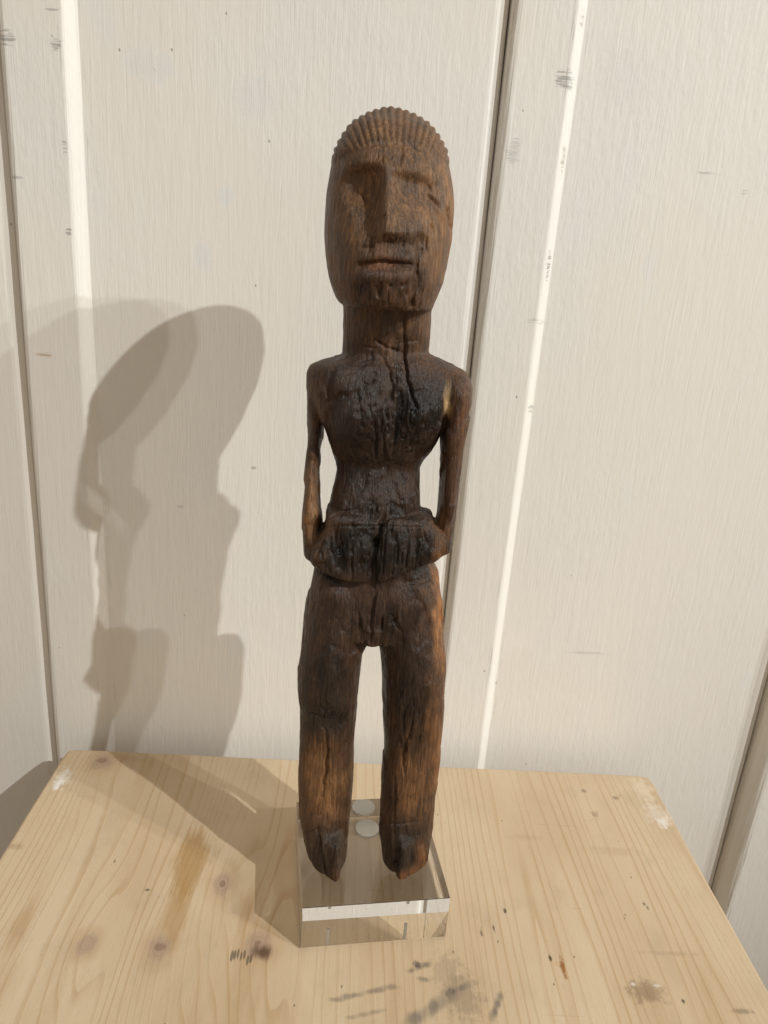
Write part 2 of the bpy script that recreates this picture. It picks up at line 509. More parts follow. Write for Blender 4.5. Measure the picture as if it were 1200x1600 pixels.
def make_top():
    # top sheet with slightly uneven, worn edges
    rng = np.random.default_rng(3)
    per = []

    def edge(a, b, n):
        for i in range(n):
            t = i / n
            per.append(np.array(a) * (1 - t) + np.array(b) * t)
    edge((TX0, TY0), (TX1, TY0), 60)
    edge((TX1, TY0), (TX1, TY1), 80)
    edge((TX1, TY1), (TX0, TY1), 70)
    edge((TX0, TY1), (TX0, TY0), 80)
    per = np.array(per)
    c = per.mean(0)
    # round the corners
    for q in ((TX0, TY0), (TX1, TY0), (TX1, TY1), (TX0, TY1)):
        d = np.abs(per - np.array(q)).sum(1)
        k = np.clip(1 - d / .008, 0, 1)[:, None]
        per = per + (c - per) / np.linalg.norm(c - per, axis=1, keepdims=True) * .0022 * k
    n = len(per)
    jit = np.convolve(np.r_[rng.normal(0, 1, n + 4)], [.2, .3, .3, .2], 'same')[:n] * .00022
    dirn = (c - per)
    dirn = np.sign(dirn) * (np.abs(dirn) > .19) if False else dirn / np.linalg.norm(dirn, axis=1, keepdims=True)
    per = per + dirn * jit[:, None]
    lev = [(-.022, 0.0006), (-.0205, 0), (-.0022, 0), (-.0010, .0004), (-.0003, .0012), (0, .0024)]
    V, F = [], []
    for z, inn in lev:
        for p, dd in zip(per, dirn):
            q = p + np.sign(c - p) * 0 + dd * inn
            V.append((q[0], q[1], z))
    for k in range(len(lev) - 1):
        for i in range(n):
            j = (i + 1) % n
            F.append([k * n + i, k * n + j, (k + 1) * n + j, (k + 1) * n + i])
    F.append(list(range(n))[::-1])
    F.append([(len(lev) - 1) * n + i for i in range(n)])
    return link('tabletop', V, F, M_PINE, table, TOFF)


tt = make_top()
for sx in (0, 1):
    for sy in (0, 1):
        x0 = TX0 + .018 if sx == 0 else TX1 - .018 - .042
        y0 = TY0 + .018 if sy == 0 else TY1 - .018 - .042
        bevel_box('leg', x0, x0 + .042, y0, y0 + .042, ZF + .0005, -.0225, .002, M_EDGE, table, TOFF)
for sy in (0, 1):
    y0 = TY0 + .026 if sy == 0 else TY1 - .026 - .02
    bevel_box('apron', TX0 + .0605, TX1 - .0605, y0, y0 + .02, -.10, -.0225, .0015, M_EDGE, table, TOFF)
for sx in (0, 1):
    x0 = TX0 + .026 if sx == 0 else TX1 - .026 - .02
    bevel_box('apron', x0, x0 + .02, TY0 + .0605, TY1 - .0605, -.10, -.0225, .0015, M_EDGE, table, TOFF)

# ---------------------------------------------------------------- clear block
BR = math.radians(7.5)
BZ0, BZ1 = .0012, .0287
B0 = Vector((-.0137, .3023, 0))
BROT = Matrix.Translation(B0) @ Matrix.Rotation(BR, 4, 'Z')
bc = BROT @ Vector((.04, .0405, 0))
base = thing('display_base', bc, 'clear acrylic block with polished edges standing on the pine table under the figure', 'display base')
blk = bevel_box('block', 0, .08, 0, .081, BZ0, BZ1, .00018, M_ACR, base, bc, seg=1, rot=BROT)
blk.data.polygons.foreach_set('use_smooth', [True] * len(blk.data.polygons))
blk.data.normals_split_custom_set([tuple(p.normal) for p in blk.data.polygons for _ in range(p.loop_total)])
M_PAD = mat_plain('milky_pad', (.82, .80, .72), .5)
M_PIN = mat_plain('pale_pin', (.9, .89, .85), .3)


def disc(name, cx, cy, r, z0, z1, mat, parent, off, n=28, taper=1.0):
    V, F = [], []
    for z, rr in ((z0, r), (z1, r * taper)):
        V += [(cx + rr * math.cos(2 * math.pi * i / n), cy + rr * math.sin(2 * math.pi * i / n), z) for i in range(n)]
    for i in range(n):
        j = (i + 1) % n
        F.append([i, j, n + j, n + i])
    F += [list(range(n))[::-1], [n + i for i in range(n)]]
    return link(name, V, F, mat, parent, off)


for q in ((514, 1340), (634, 1334)):     # pins under the feet, let into the block
    q = onz(q, BZ1)
    disc('pin', q[0], q[1], .0010, .0085, BZ1 - .0006, M_PIN, base, bc, 16)
disc('pad', .0212, .3790, .0074, .0001, .0011, M_PAD, base, bc)

# ---------------------------------------------------------------- carved figure
H = 0.00060
GX0, GX1, GY0, GY1, GZ0, GZ1 = -.036, .066, .300, .424, .026, .424
LEAN, ZLEAN = .08, .19     # the upper half leans back a little
gx = np.arange(GX0, GX1, H, dtype=np.float32)
gy = np.arange(GY0, GY1, H, dtype=np.float32)
gz = np.arange(GZ0, GZ1, H, dtype=np.float32)


def curve(pts, y):
    d = ray(np.array(pts, float))
    q = CPOS + d * (y / d[:, 1:2])
    q2 = CPOS + d * ((y + LEAN * (CH - ZLEAN)) / (d[:, 1:2] - LEAN * d[:, 2:3]))
    q = np.where(q2[:, 2:3] > ZLEAN, q2, q)
    i = np.argsort(q[:, 2])
    return q[i, 2], q[i, 0]


def smooth1(z, a, sig=.0010):
    n = max(1, int(3 * sig / H))
    k = np.exp(-.5 * (np.arange(-n, n + 1) * H / sig) ** 2)
    return np.convolve(np.pad(a, n, mode='edge'), k / k.sum(), 'valid')


def prof(pts, z):
    p = np.array(sorted(pts))
    return np.interp(z, p[:, 0], p[:, 1])


def sst(x, a, b):
    t = np.clip((x - a) / (b - a), 0, 1)
    return t * t * (3 - 2 * t)


def smin(a, b, k):
    h = np.clip(.5 + .5 * (b - a) / k, 0, 1)
    return b * (1 - h) + a * h - k * h * (1 - h)


def loft(SDF, Lp, Rp, yp, fb, z0, z1, nexp=2.5, k=.003, warp=None, nfront=None):
    zl, xl = curve(Lp, yp)
    zr, xr = curve(Rp, yp)
    i0 = max(0, np.searchsorted(gz, z0 - .004))
    i1 = min(len(gz), np.searchsorted(gz, z1 + .004))
    z = gz[i0:i1]
    L = smooth1(z, np.interp(z, zl, xl))
    R = smooth1(z, np.interp(z, zr, xr))
    R = np.maximum(R, L + .0005)
    F = smooth1(z, prof([(a, f) for a, f, b in fb], z))
    B = smooth1(z, prof([(a, b) for a, f, b in fb], z))
    k0, k1 = (k, k) if np.isscalar(k) else k
    ls = LEAN * np.maximum(0, z - ZLEAN)
    F, B = F + ls, B + ls
    xc, rx, yc, ry = (L + R) / 2, (R - L) / 2, (F + B) / 2, (B - F) / 2
    for i in range(len(z)):
        qx = np.abs((gx - xc[i]) / rx[i])[:, None]
        yy = gy[None, :]
        if warp is not None:
            dy = warp[:, i0 + i][:, None]
            yy = yy - dy * sst(gy, yc[i] + .004, yc[i] - .014)[None, :]
        qy = (yy - yc[i]) / ry[i]
        ne = nexp
        r = (qx ** ne + np.abs(qy) ** ne) ** (1 / ne)
        d = (r - 1) * min(rx[i], ry[i])
        cap = max(z0 - z[i], z[i] - z1)
        if cap > -.006:
            d = -smin(-d, np.float32(-cap), .002)
        SDF[:, :, i0 + i] = smin(SDF[:, :, i0 + i], d.astype(np.float32), k0 + (k1 - k0) * float(sst(z[i], .283, .297)))


def uvgrid(y):      # photo position of every (x, z) of the grid on a plane at depth y
    X, Z = np.meshgrid(gx, gz, indexing='ij')
    v = np.stack([X, y + LEAN * np.maximum(0, Z - ZLEAN), Z], -1) - CPOS
    d = v @ FW
    return 600 + CF * (v @ RT) / d, 800 - CF * (v @ UP) / d


def ell(U, Vv, u, v, ru, rv, p=2.0, ang=0.0):
    a = math.radians(ang)
    du, dv = U - u, Vv - v
    x = (du * math.cos(a) + dv * math.sin(a)) / ru
    y = (-du * math.sin(a) + dv * math.cos(a)) / rv
    return np.exp(-((x * x + y * y) ** (p / 2)))


def seg(U, Vv, pts):
    """distance to a polyline and position 0..1 along it"""
    best = np.full(U.shape, 1e9)
    tt_ = np.zeros(U.shape)
    n = len(pts) - 1
    for i in range(n):
        (a, b), (c, d) = pts[i], pts[i + 1]
        t = np.clip(((U - a) * (c - a) + (Vv - b) * (d - b)) / ((c - a) ** 2 + (d - b) ** 2), 0, 1)
        e = np.hypot(U - a - t * (c - a), Vv - b - t * (d - b))
        m = e < best
        best = np.where(m, e, best)
        tt_ = np.where(m, (i + t) / n, tt_)
    return best, tt_


mm = .001


def face_field():
    U, Vv = uvgrid(.316)
    D = np.zeros(U.shape)
    # the left socket: a broad scoop beside the nose
    D += 6.0 * mm * ell(U, Vv, 570, 286, 33, 36, 3) * sst(Vv, 246, 268)
    D += 4.2 * mm * ell(U, Vv, 580, 330, 19, 50, 2.6, 6) * sst(U, 604, 592)
    D += 1.8 * mm * ell(U, Vv, 545, 335, 26, 80, 2.4)
    # the right brow: a worn step, shallow below
    st = sst(Vv - (U - 606) * .18, 256, 278)
    D += 3.0 * mm * st * ell(U, Vv, 645, 285, 38, 44, 3) * sst(U, 604, 616)
    D += 1.6 * mm * ell(U, Vv, 676, 330, 22, 70, 2.4)
    # nose: a wedge, steep on the left, running out into the cheek on the right
    d, t = seg(U, Vv, [(599, 258), (602, 310), (609, 362)])
    left = U < (599 + (Vv - 258) * .1)
    wd = np.where(left, 9 + 10 * t, 14 + 27 * t)
    D -= (2.2 + 2.0 * t) * mm * np.exp(-(d / wd) ** 2.3) * sst(Vv, 384, 362)
    # muzzle and chin, mouth a slit under a worn upper lip
    D -= 2.2 * mm * ell(U, Vv, 598, 420, 60, 62, 3.4)
    D += .7 * mm * ell(U, Vv, 600, 384, 36, 8, 3)
    d, t = seg(U, Vv, [(563, 413), (598, 408), (642, 414)])
    D += 1.7 * mm * np.exp(-(d / 3.2) ** 2)
    D += 1.7 * mm * ell(U, Vv, 602, 417, 40, 9, 4) * sst(Vv, 430, 412)
    D -= 1.1 * mm * ell(U, Vv, 598, 432, 46, 11, 3)
    D -= .6 * mm * ell(U, Vv, 606, 466, 46, 12, 3)
    # rotten channel to the right of the mouth
    d, t = seg(U, Vv, [(657, 370), (652, 415), (648, 448), (643, 478)])
    D += 2.6 * mm * np.exp(-(d / (4.5 + 2 * np.sin(t * 13))) ** 2)
    D += 1.2 * mm * ell(U, Vv, 660, 425, 10, 45, 2)
    D -= .5 * mm * sst(Vv, 221, 227) * ell(U, Vv, 610, 240, 60, 34, 4)
    return D


def body_field():
    U, Vv = uvgrid(.338)
    D = np.zeros(U.shape)
    D -= 4.2 * mm * ell(U, Vv, 556, 655, 36, 36, 3) * sst(Vv, 712, 694)
    D -= 4.4 * mm * ell(U, Vv, 668, 652, 34, 38, 3) * sst(Vv, 706, 688)
    D += 1.6 * mm * ell(U, Vv, 612, 640, 18, 60, 2.4)
    D += 2.2 * mm * ell(U, Vv, 520, 650, 12, 40, 2)
    D += 1.2 * mm * ell(U, Vv, 640, 585, 40, 14, 2)
    D += 1.0 * mm * ell(U, Vv, 590, 745, 70, 26, 3)
    D -= .5 * mm * ell(U, Vv, 590, 795, 55, 20, 3)
    return D


def hip_field():
    U, Vv = uvgrid(.336)
    D = np.zeros(U.shape)
    D -= 2.2 * mm * ell(U, Vv, 568, 985, 16, 30, 3)
    D -= 1.8 * mm * ell(U, Vv, 606, 985, 16, 26, 3)
    d, t = seg(U, Vv, [(588, 925), (581, 960), (579, 1008)])
    D += 3.2 * mm * np.exp(-(d / 4.0) ** 2)
    D += 2.4 * mm * ell(U, Vv, 560, 1010, 8, 14, 2)
    D += 1.8 * mm * ell(U, Vv, 622, 1005, 14, 22, 2, 30)
    D += 1.6 * mm * ell(U, Vv, 560, 915, 60, 14, 3)
    D -= 2.2 * mm * ell(U, Vv, 522, 1065, 20, 50, 3)
    D -= 1.4 * mm * ell(U, Vv, 655, 1060, 26, 46, 3)
    D += 1.5 * mm * ell(U, Vv, 520, 1125, 24, 16, 3)
    D -= .9 * mm * ell(U, Vv, 520, 1200, 14, 60, 3)
    return D


def band_field():
    U, Vv = uvgrid(.336)
    D = np.zeros(U.shape)
    d, t = seg(U, Vv, [(604, 800), (594, 828), (584, 874), (584, 922)])
    D += 2.6 * mm * np.exp(-(d / (4 + 3 * t)) ** 2)
    D += 1.2 * mm * ell(U, Vv, 652, 850, 10, 40, 3)
    D += 1.0 * mm * ell(U, Vv, 530, 858, 10, 30, 3)
    D -= .8 * mm * ell(U, Vv, 560, 855, 26, 30, 4)
    D -= .8 * mm * ell(U, Vv, 620, 855, 24, 30, 4)
    return D


def poly_sdf(X, Y, P):
    d = np.full(X.shape, 1e9)
    ins = np.zeros(X.shape, bool)
    n = len(P)
    for i in range(n):
        a, b = P[i], P[(i + 1) % n]
        e = b - a
        t = np.clip(((X - a[0]) * e[0] + (Y - a[1]) * e[1]) / (e @ e), 0, 1)
        d = np.minimum(d, np.hypot(X - a[0] - t * e[0], Y - a[1] - t * e[1]))
        c = ((a[1] <= Y) != (b[1] <= Y))
        with np.errstate(divide='ignore', invalid='ignore'):
            xi = a[0] + (Y - a[1]) / (e[1] if e[1] else 1e-12) * e[0]
        ins ^= c & (X < xi)
    return np.where(ins, -d, d)


def build_sdf():
    S = np.full((len(gx), len(gy), len(gz)), .02, np.float32)
    # neck
    loft(S, [(536, 470), (536, 500), (535.5, 533), (535, 550), (533, 575)],
         [(674, 470), (673.6, 500), (672, 533), (671, 550), (672, 575)], .356,
         [(.30, .346, .380), (.312, .342, .379), (.322, .339, .379), (.345, .335, .381)], .302, .345, 2.3, .001)
    # torso
    loft(S, [(484, 1005), (484, 960), (488, 937), (492, 915), (496, 888), (503, 868), (508, 825), (513, 800), (520, 760), (526, 731),
             (521, 708), (513, 684), (506, 664), (498, 645), (489, 617), (486, 590), (486, 572), (494, 564), (535, 557), (545, 548)],
         [(686, 1005), (686, 960), (685, 937), (683, 915), (680, 892), (672, 875), (663, 840), (658, 808), (656.7, 790), (656, 760), (656.5, 730),
          (663, 716), (671, 706), (680, 693), (687, 680), (697, 650), (710, 620), (716, 600), (714, 582), (702, 568), (682, 559), (664, 549)], .356,
         [(.15, .338, .388), (.17, .338, .390), (.2, .339, .385), (.22, .338, .377), (.236, .338, .373), (.246, .340, .373), (.258, .342, .373), (.266, .339, .375),
          (.275, .336, .376), (.285, .334, .378), (.298, .3345, .379), (.306, .337, .377), (.312, .341, .374)], .165, .3175, 2.3, .0016, body_field())
    # arms
    loft(S, [(486, 570), (479, 582), (478.4, 617), (479.7, 643), (482, 669), (481, 695), (478, 721), (476.3, 760), (475.3, 798), (475, 824), (476, 850), (477, 865), (480, 876), (487, 886)],
         [(515, 570), (510, 590), (507, 640), (504, 675), (501.7, 695), (500.4, 720), (499, 739), (500.5, 772), (503, 798), (505, 812), (506, 850), (503, 870), (498, 886)], .360,
         [(.20, .343, .366), (.214, .344, .369), (.23, .345, .370), (.25, .348, .371), (.275, .353, .376), (.295, .355, .380), (.31, .357, .377)], .2070, .3015, 2.2, (.0014, .005))
    loft(S, [(700, 572), (700, 586), (697, 620), (691, 660), (689, 690), (689, 720), (687, 747), (686, 772), (684, 798), (681, 812), (674, 840), (678, 876)],
         [(716, 572), (731, 586), (736, 604), (734, 630), (730, 656), (726, 682), (721, 708), (716, 734), (713.5, 760), (711, 785), (708, 811), (704.5, 850), (700, 863), (690, 876)], .353,
         [(.20, .340, .362), (.214, .338, .364), (.23, .338, .364), (.25, .338, .363), (.275, .338, .363), (.295, .339, .367), (.31, .345, .368)], .217, .3045, 2.2, (.0014, .006))
    # forearms and hands laid across the belly
    loft(S, [(508, 822), (503, 832), (495, 848), (488, 862), (484, 878), (493, 889), (508, 898), (540, 904), (572, 909), (582, 913)],
         [(678, 820), (692, 830), (700, 848), (701, 860), (697, 867), (680, 876), (657, 884), (625, 897), (607, 903), (596, 909), (589, 913)], .341,
         [(.19, .338, .362), (.203, .3345, .362), (.215, .334, .362), (.232, .3350, .362), (.237, .337, .362)], .201, .2350, 4.6, .0012, band_field())
    # legs
    LEG = [(.028, .329, .357), (.045, .330, .358), (.07, .333, .361), (.10, .335, .365), (.115, .334, .369), (.135, .333, .376), (.16, .335, .387), (.19, .338, .392), (.21, .341, .386)]
    hf = hip_field()
    loft(S, [(491, 888), (486, 915), (481.5, 937), (476, 960), (472.5, 982), (470, 1005), (468, 1027), (464, 1050), (464.5, 1085), (467.5, 1108),
             (469, 1132), (466.8, 1178), (466.8, 1213), (468, 1260), (471, 1275), (475, 1295), (482, 1320), (487, 1340)],
         [(584, 888), (584, 990), (578, 1008), (569, 1024), (563.7, 1050), (561, 1073), (558, 1097), (556, 1120), (554, 1143), (553, 1167), (552, 1190),
          (552, 1213), (550, 1237), (548.5, 1260), (546, 1280), (543, 1300), (540, 1340)], .348,
         LEG,
         .0284, .2, 2.15, .0016, hf)
    loft(S, [(582, 888), (583, 990), (587, 1006), (593, 1022), (597, 1050), (598, 1097), (599, 1120), (600, 1155), (598.7, 1190), (596, 1213), (594, 1260), (592, 1290), (597, 1320), (600, 1345)],
         [(677, 878), (685, 892), (689.6, 915), (692, 937), (694, 982), (695, 1005), (698, 1030), (698.6, 1055), (696.6, 1073), (695.5, 1097), (694, 1120), (692, 1143),
          (688.5, 1167), (687, 1190), (684, 1213), (680, 1237), (678, 1260), (676, 1275), (672, 1300), (668, 1330)], .348,
         LEG,
         .0284, .2, 2.15, .0016, hf)
    # feet: blunt stubs cut to a point in front
    X, Y = np.meshgrid(gx, gy, indexing='ij')
    for px in ([(479, 1318), (489, 1346), (496, 1359), (503, 1366), (506, 1366), (520, 1376), (526, 1378), (532, 1371), (537, 1346), (541, 1318)],
               [(597, 1312), (600, 1348), (608, 1358), (616, 1360), (620, 1371), (627, 1374), (636, 1371), (646, 1361), (660, 1347), (668, 1322)]):
        q = onz(np.array(px, float), .0287)[:, :2]
        q[:, 1] -= .0016 * sst(.340 - q[:, 1], 0, .012)
        P = np.concatenate([q, [[q[-1][0] - .001, .352], [q[-1][0] - .006, .358], [q[0][0] + .006, .358], [q[0][0] + .001, .352]]])
        ia, ib = 0, np.searchsorted(gz, .056)
        ctr = np.array([P[:, 0].mean(), .343])
        for i in range(ia, ib):
            z = gz[i]
            g = max(0., (z - .0287) / .024)
            sc = 1 - .18 * g
            Q = ctr + (P - ctr) * np.array([1 - .03 * g, sc])
            d = poly_sdf(X, Y, Q) + .0006
            cap = max(.0285 - z, z - .050)
            d = -smin(-d, np.full_like(d, -cap), .0035 if z > .04 else .0012)
            S[:, :, i] = smin(S[:, :, i], d.astype(np.float32), .004)
    # head
    loft(S, [(536, 486), (530, 474), (523, 459), (516, 440), (511.5, 417), (509, 402), (507.5, 375), (507, 356), (508.5, 325), (510, 302), (513.6, 280), (518, 258),
             (523, 237), (533, 215), (549, 193), (569, 178.5), (585, 171.5), (600, 170)],
         [(673, 486), (678, 472), (684, 459), (692, 440), (697, 417), (701.6, 394), (705, 378), (707.5, 356), (709.5, 325), (708.6, 302), (706, 280), (701, 258), (698, 237),
          (686, 215), (671, 193), (650, 178.5), (635, 171.5), (619, 170)], .352,
         [(.330, .321, .385), (.335, .3165, .388), (.345, .314, .393), (.36, .314, .398), (.375, .3155, .40), (.39, .3185, .398), (.398, .322, .394),
          (.406, .329, .387), (.411, .335, .379), (.4150, .345, .370), (.419, .352, .362)], .3335, .4190, 2.35, .0022, face_field())
    return S


def surface_nets(S):
    ins = S < 0
    nx, ny, nz = S.shape
    cs = np.zeros((nx - 1, ny - 1, nz - 1), np.int8)
    for a in (0, 1):
        for b in (0, 1):
            for c in (0, 1):
                cs += ins[a:nx - 1 + a, b:ny - 1 + b, c:nz - 1 + c]
    I = np.argwhere((cs > 0) & (cs < 8))
    idx = np.full(cs.shape, -1, np.int32)
    idx[I[:, 0], I[:, 1], I[:, 2]] = np.arange(len(I))
    acc = np.zeros((len(I), 3))
    cnt = np.zeros(len(I))
    cn = [(a, b, c) for a in (0, 1) for b in (0, 1) for c in (0, 1)]
    val = {k: S[I[:, 0] + k[0], I[:, 1] + k[1], I[:, 2] + k[2]] for k in cn}
    for k in cn:
        for ax in range(3):
            if k[ax] == 0:
                k2 = list(k)
                k2[ax] = 1
                a, b = val[k], val[tuple(k2)]
                m = (a < 0) != (b < 0)
                t = np.where(m, a / np.where(m, a - b, 1), 0)
                p = np.tile(np.array(k, float), (len(I), 1))
                p[:, ax] += t
                acc[m] += p[m]
                cnt[m] += 1
    Vt = (I + acc / cnt[:, None]) * H + np.array([gx[0], gy[0], gz[0]])
    Fs = []
    for ax in range(3):
        sl0 = [slice(1, -1)] * 3
        sl1 = [slice(1, -1)] * 3
        sl0[ax], sl1[ax] = slice(0, -1), slice(1, None)
        a, b = ins[tuple(sl0)], ins[tuple(sl1)]
        e = np.argwhere(a != b)
        off = np.array([1, 1, 1])
        off[ax] = 0
        e = e + off
        fl = ins[e[:, 0], e[:, 1], e[:, 2]]
        u, v = [i for i in range(3) if i != ax]
        q = []
        for du, dv in ((-1, -1), (0, -1), (0, 0), (-1, 0)):
            c = e.copy()
            c[:, u] += du
            c[:, v] += dv
            q.append(idx[c[:, 0], c[:, 1], c[:, 2]])
        q = np.stack(q, 1)
        if ax == 1:
            fl = ~fl
        q[~fl] = q[~fl][:, ::-1]
        Fs.append(q)
    return Vt, np.concatenate(Fs)


def vnormals(V, F):
    n = np.cross(V[F[:, 2]] - V[F[:, 0]], V[F[:, 3]] - V[F[:, 1]])
    N = np.zeros_like(V)
    for k in range(4):
        for c in range(3):
            N[:, c] += np.bincount(F[:, k], n[:, c], len(V))
    return N / np.maximum(np.linalg.norm(N, axis=1, keepdims=True), 1e-12)


LAT = np.random.default_rng(11).random((64, 64, 64)).astype(np.float32)


def vnoise(P):
    i = np.floor(P).astype(int)
    f = P - i
    f = f * f * (3 - 2 * f)
    r = 0
    for a in (0, 1):
        for b in (0, 1):
            for c in (0, 1):
                wgt = (f[:, 0] if a else 1 - f[:, 0]) * (f[:, 1] if b else 1 - f[:, 1]) * (f[:, 2] if c else 1 - f[:, 2])
                r = r + wgt * LAT[(i[:, 0] + a) % 64, (i[:, 1] + b) % 64, (i[:, 2] + c) % 64]
    return r


def fbm(P, sc, oc=3):
    P = P * np.array(sc)
    r, a, t = 0, 1., 0
    for k in range(oc):
        r = r + a * vnoise(P + 17.3 * k)
        t += a
        a *= .5
        P = P * 2.03
    return r / t * 2 - 1


def make_figure():
    V, F = surface_nets(build_sdf())
    V = V.astype(float)
    # relax the grid stair-steps a little
    E = np.concatenate([F[:, [0, 1]], F[:, [1, 2]], F[:, [2, 3]], F[:, [3, 0]]])
    deg = np.bincount(E.ravel(), minlength=len(V))[:, None]
    for _ in range(2):
        A = np.stack([np.bincount(E[:, 0], V[E[:, 1], c], len(V)) + np.bincount(E[:, 1], V[E[:, 0], c], len(V)) for c in range(3)], 1)
        V = V * .45 + .55 * A / deg
    N = vnormals(V, F)
    v = V - CPOS
    d = v @ FW
    U, W = 600 + CF * (v @ RT) / d, 800 - CF * (v @ UP) / d
    X, Y, Z = V.T
    front = sst(-N[:, 1], -.05, .45)
    disp = np.zeros(len(V))
    # --- hand-cut facets
    rng = np.random.default_rng(5)
    seeds = V[rng.choice(len(V), 620, replace=False)]
    sc3 = np.array([1, 1, .55])
    SS = seeds * sc3
    best = np.full(len(V), 1e9)
    arg = np.zeros(len(V), int)
    pj = V * sc3 + .0022 * np.stack([fbm(V + k, (160, 160, 160), 2) for k in (0, 3, 7)], 1)
    for k in range(len(SS)):
        m = np.abs(pj[:, 2] - SS[k, 2]) < .012
        ii = np.nonzero(m)[0]
        dd = ((pj[ii] - SS[k]) ** 2).sum(1)
        b = dd < best[ii]
        best[ii[b]] = dd[b]
        arg[ii[b]] = k
    tilt = rng.normal(0, 1, (len(SS), 3)) * np.array([1, .6, 1.0]) * .050
    fac = ((V - seeds[arg]) * tilt[arg]).sum(1) + rng.normal(0, .00012, len(SS))[arg]
    for _ in range(4):
        fs = np.bincount(E[:, 0], fac[E[:, 1]], len(V)) + np.bincount(E[:, 1], fac[E[:, 0]], len(V))
        fac = .4 * fac + .6 * fs / deg[:, 0]
    headz = sst(W, 560, 530)
    disp += np.clip(fac, -.0008, .0008) * (1 - .75 * headz) * (1 - .45 * sst(W, 1000, 1060))
    # --- weathered relief along the grain, rougher where rotten
    rough = np.zeros(len(V))
    for (u, w_, ru, rw, a) in ((612, 640, 60, 80, 1.2), (660, 650, 40, 50, .8), (655, 425, 14, 50, 1.5), (605, 390, 46, 26, .8), (640, 278, 40, 16, .7),
                               (590, 860, 100, 50, 1.2), (590, 985, 46, 40, 1.3), (615, 535, 34, 22, .5), (520, 1130, 44, 44, .8), (645, 1120, 40, 60, .8),
                               (600, 455, 60, 26, .8), (592, 795, 70, 26, .8), (515, 1330, 36, 40, .6), (640, 1330, 36, 40, .6)):
        rough = np.maximum(rough, a * ell(U, W, u, w_, ru, rw, 2.5))
    n1 = fbm(V, (420, 420, 70), 3)
    n2 = fbm(V + 5, (700, 700, 300), 3)
    n3 = fbm(V + 9, (210, 210, 55), 3)
    n4 = fbm(V + 13, (1000, 1000, 55), 2)
    disp += .00016 * n1 + .00008 * n2 + .00014 * n3 + .00016 * n4
    disp += rough * front * (.0006 * np.clip(n3, -.7, .5) + .0004 * n1 + .00025 * n2)
    for kk, sc_, wd_, dp_ in ((21, (330, 330, 34), .07, .0013), (27, (620, 620, 55), .09, .0006)):
        disp -= rough * front * dp_ * np.exp(-(fbm(V + kk, sc_, 2) / wd_) ** 2) * sst(fbm(V + kk + 3, (90, 90, 60), 2), -.25, .25)
    # --- the cracks one can follow
    wob = 3.0 * fbm(V + 2, (260, 260, 260), 2)
    Uw = U + wob
    for pts, wd, dp in (([(634, 490), (632, 557), (636, 592), (646, 625), (652, 640)], 3.0, 2.6), ([(595, 553), (610, 581), (613, 605), (606, 640)], 2.8, 1.3),
                        ([(587, 638), (588, 690), (587, 718)], 2.6, 1.8), ([(652, 690), (640, 700), (660, 640)], 2.5, 1.0),
                        ([(585, 531), (605, 543), (630, 552)], 2.4, 1.2), ([(560, 540), (590, 545)], 2.0, .6), ([(624, 536), (655, 532)], 2.0, .5),
                        ([(604, 790), (594, 826), (584, 874), (583, 920)], 3.0, 1.8), ([(588, 925), (580, 960), (579, 1006)], 3.2, 2.0),
                        ([(508, 1140), (512, 1175), (508, 1205), (503, 1245)], 2.6, 1.7), ([(516, 1225), (518, 1270)], 2, .9),
                        ([(645, 1127), (629, 1180), (634, 1215)], 2.6, 1.5), ([(617, 1215), (615, 1300)], 2.0, 1.0),
                        ([(496, 1292), (503, 1340), (507, 1368)], 2.6, 1.5), ([(623, 1325), (619, 1350), (616, 1364)], 3.0, 2.2),
                        ([(541, 1290), (540, 1336)], 2.4, 1.6), ([(478, 1303), (497, 1294)], 2, .8), ([(600, 1287), (628, 1288), (656, 1284)], 2.0, .8),
                        ([(668, 304), (686, 322)], 2.6, 1.8), ([(700, 325), (705, 360)], 2.6, 1.8), ([(668, 290), (673, 298)], 2.4, 1.2), ([(672, 350), (676, 362)], 2, 1),
                        ([(628, 222), (626, 262)], 2.2, 1.2), ([(636, 222), (656, 236)], 2.2, 1.2), ([(597, 226), (600, 262)], 2.0, .8), ([(612, 240), (613, 262)], 1.6, .6),
                        ([(590, 352), (601, 336)], 1.8, .8), ([(666, 372), (668, 395)], 2.5, 1.5), ([(582, 372), (576, 396)], 2.2, 1.2), ([(560, 386), (585, 384)], 2, .9),
                        ([(500, 826), (540, 822), (600, 822), (660, 824)], 1.5, .55), ([(653, 840), (642, 890)], 2.6, 1.2), ([(552, 845), (548, 890)], 2, .9),
                        ([(470, 1110), (500, 1120), (508, 1150)], 2.0, .8), ([(536, 1085), (545, 1098)], 2.0, .7), ([(612, 960), (622, 985)], 2.6, 1.4), ([(560, 955), (563, 1000)], 3, 1.6),
                        ([(594, 640), (598, 690)], 2.5, 1.4), ([(622, 640), (616, 700)], 2.6, 1.4), ([(560, 620), (566, 670)], 2.4, 1.0), ([(512, 812), (530, 800), (560, 795)], 1.8, .7)):
        dd, t = seg(Uw, W, pts)
        disp -= dp * mm * np.exp(-(dd / (wd * .78)) ** 2) * np.sqrt(np.clip(np.sin(np.pi * (t * .94 + .03)), 0, 1)) * front
    # undercut edges: below the breasts, the forearms
    # --- ridged hair
    hairline = 223 + 34 * np.clip(np.abs(U - 610) / 92, 0, 1.2) ** 2.4
    back = sst(Y, .368, .374)
    hair = np.maximum(sst(W - hairline, 3, -3), back * sst(W, 420, 400))
    px, pz = ony((609, 385), .366)[0], ony((609, 385), .366)[2]
    ang = np.arctan2(X - px, Z - pz)
    ph = ang * 104.0
    ridge = np.abs(np.cos(ph / 2 * 1.0))
    rmask = hair * sst(W, 256, 236)
    disp *= 1 - .6 * rmask
    disp += rmask * (.0010 * ridge ** .9 - .0005)
    disp += .0005 * hair
    V2 = V + N * disp[:, None]
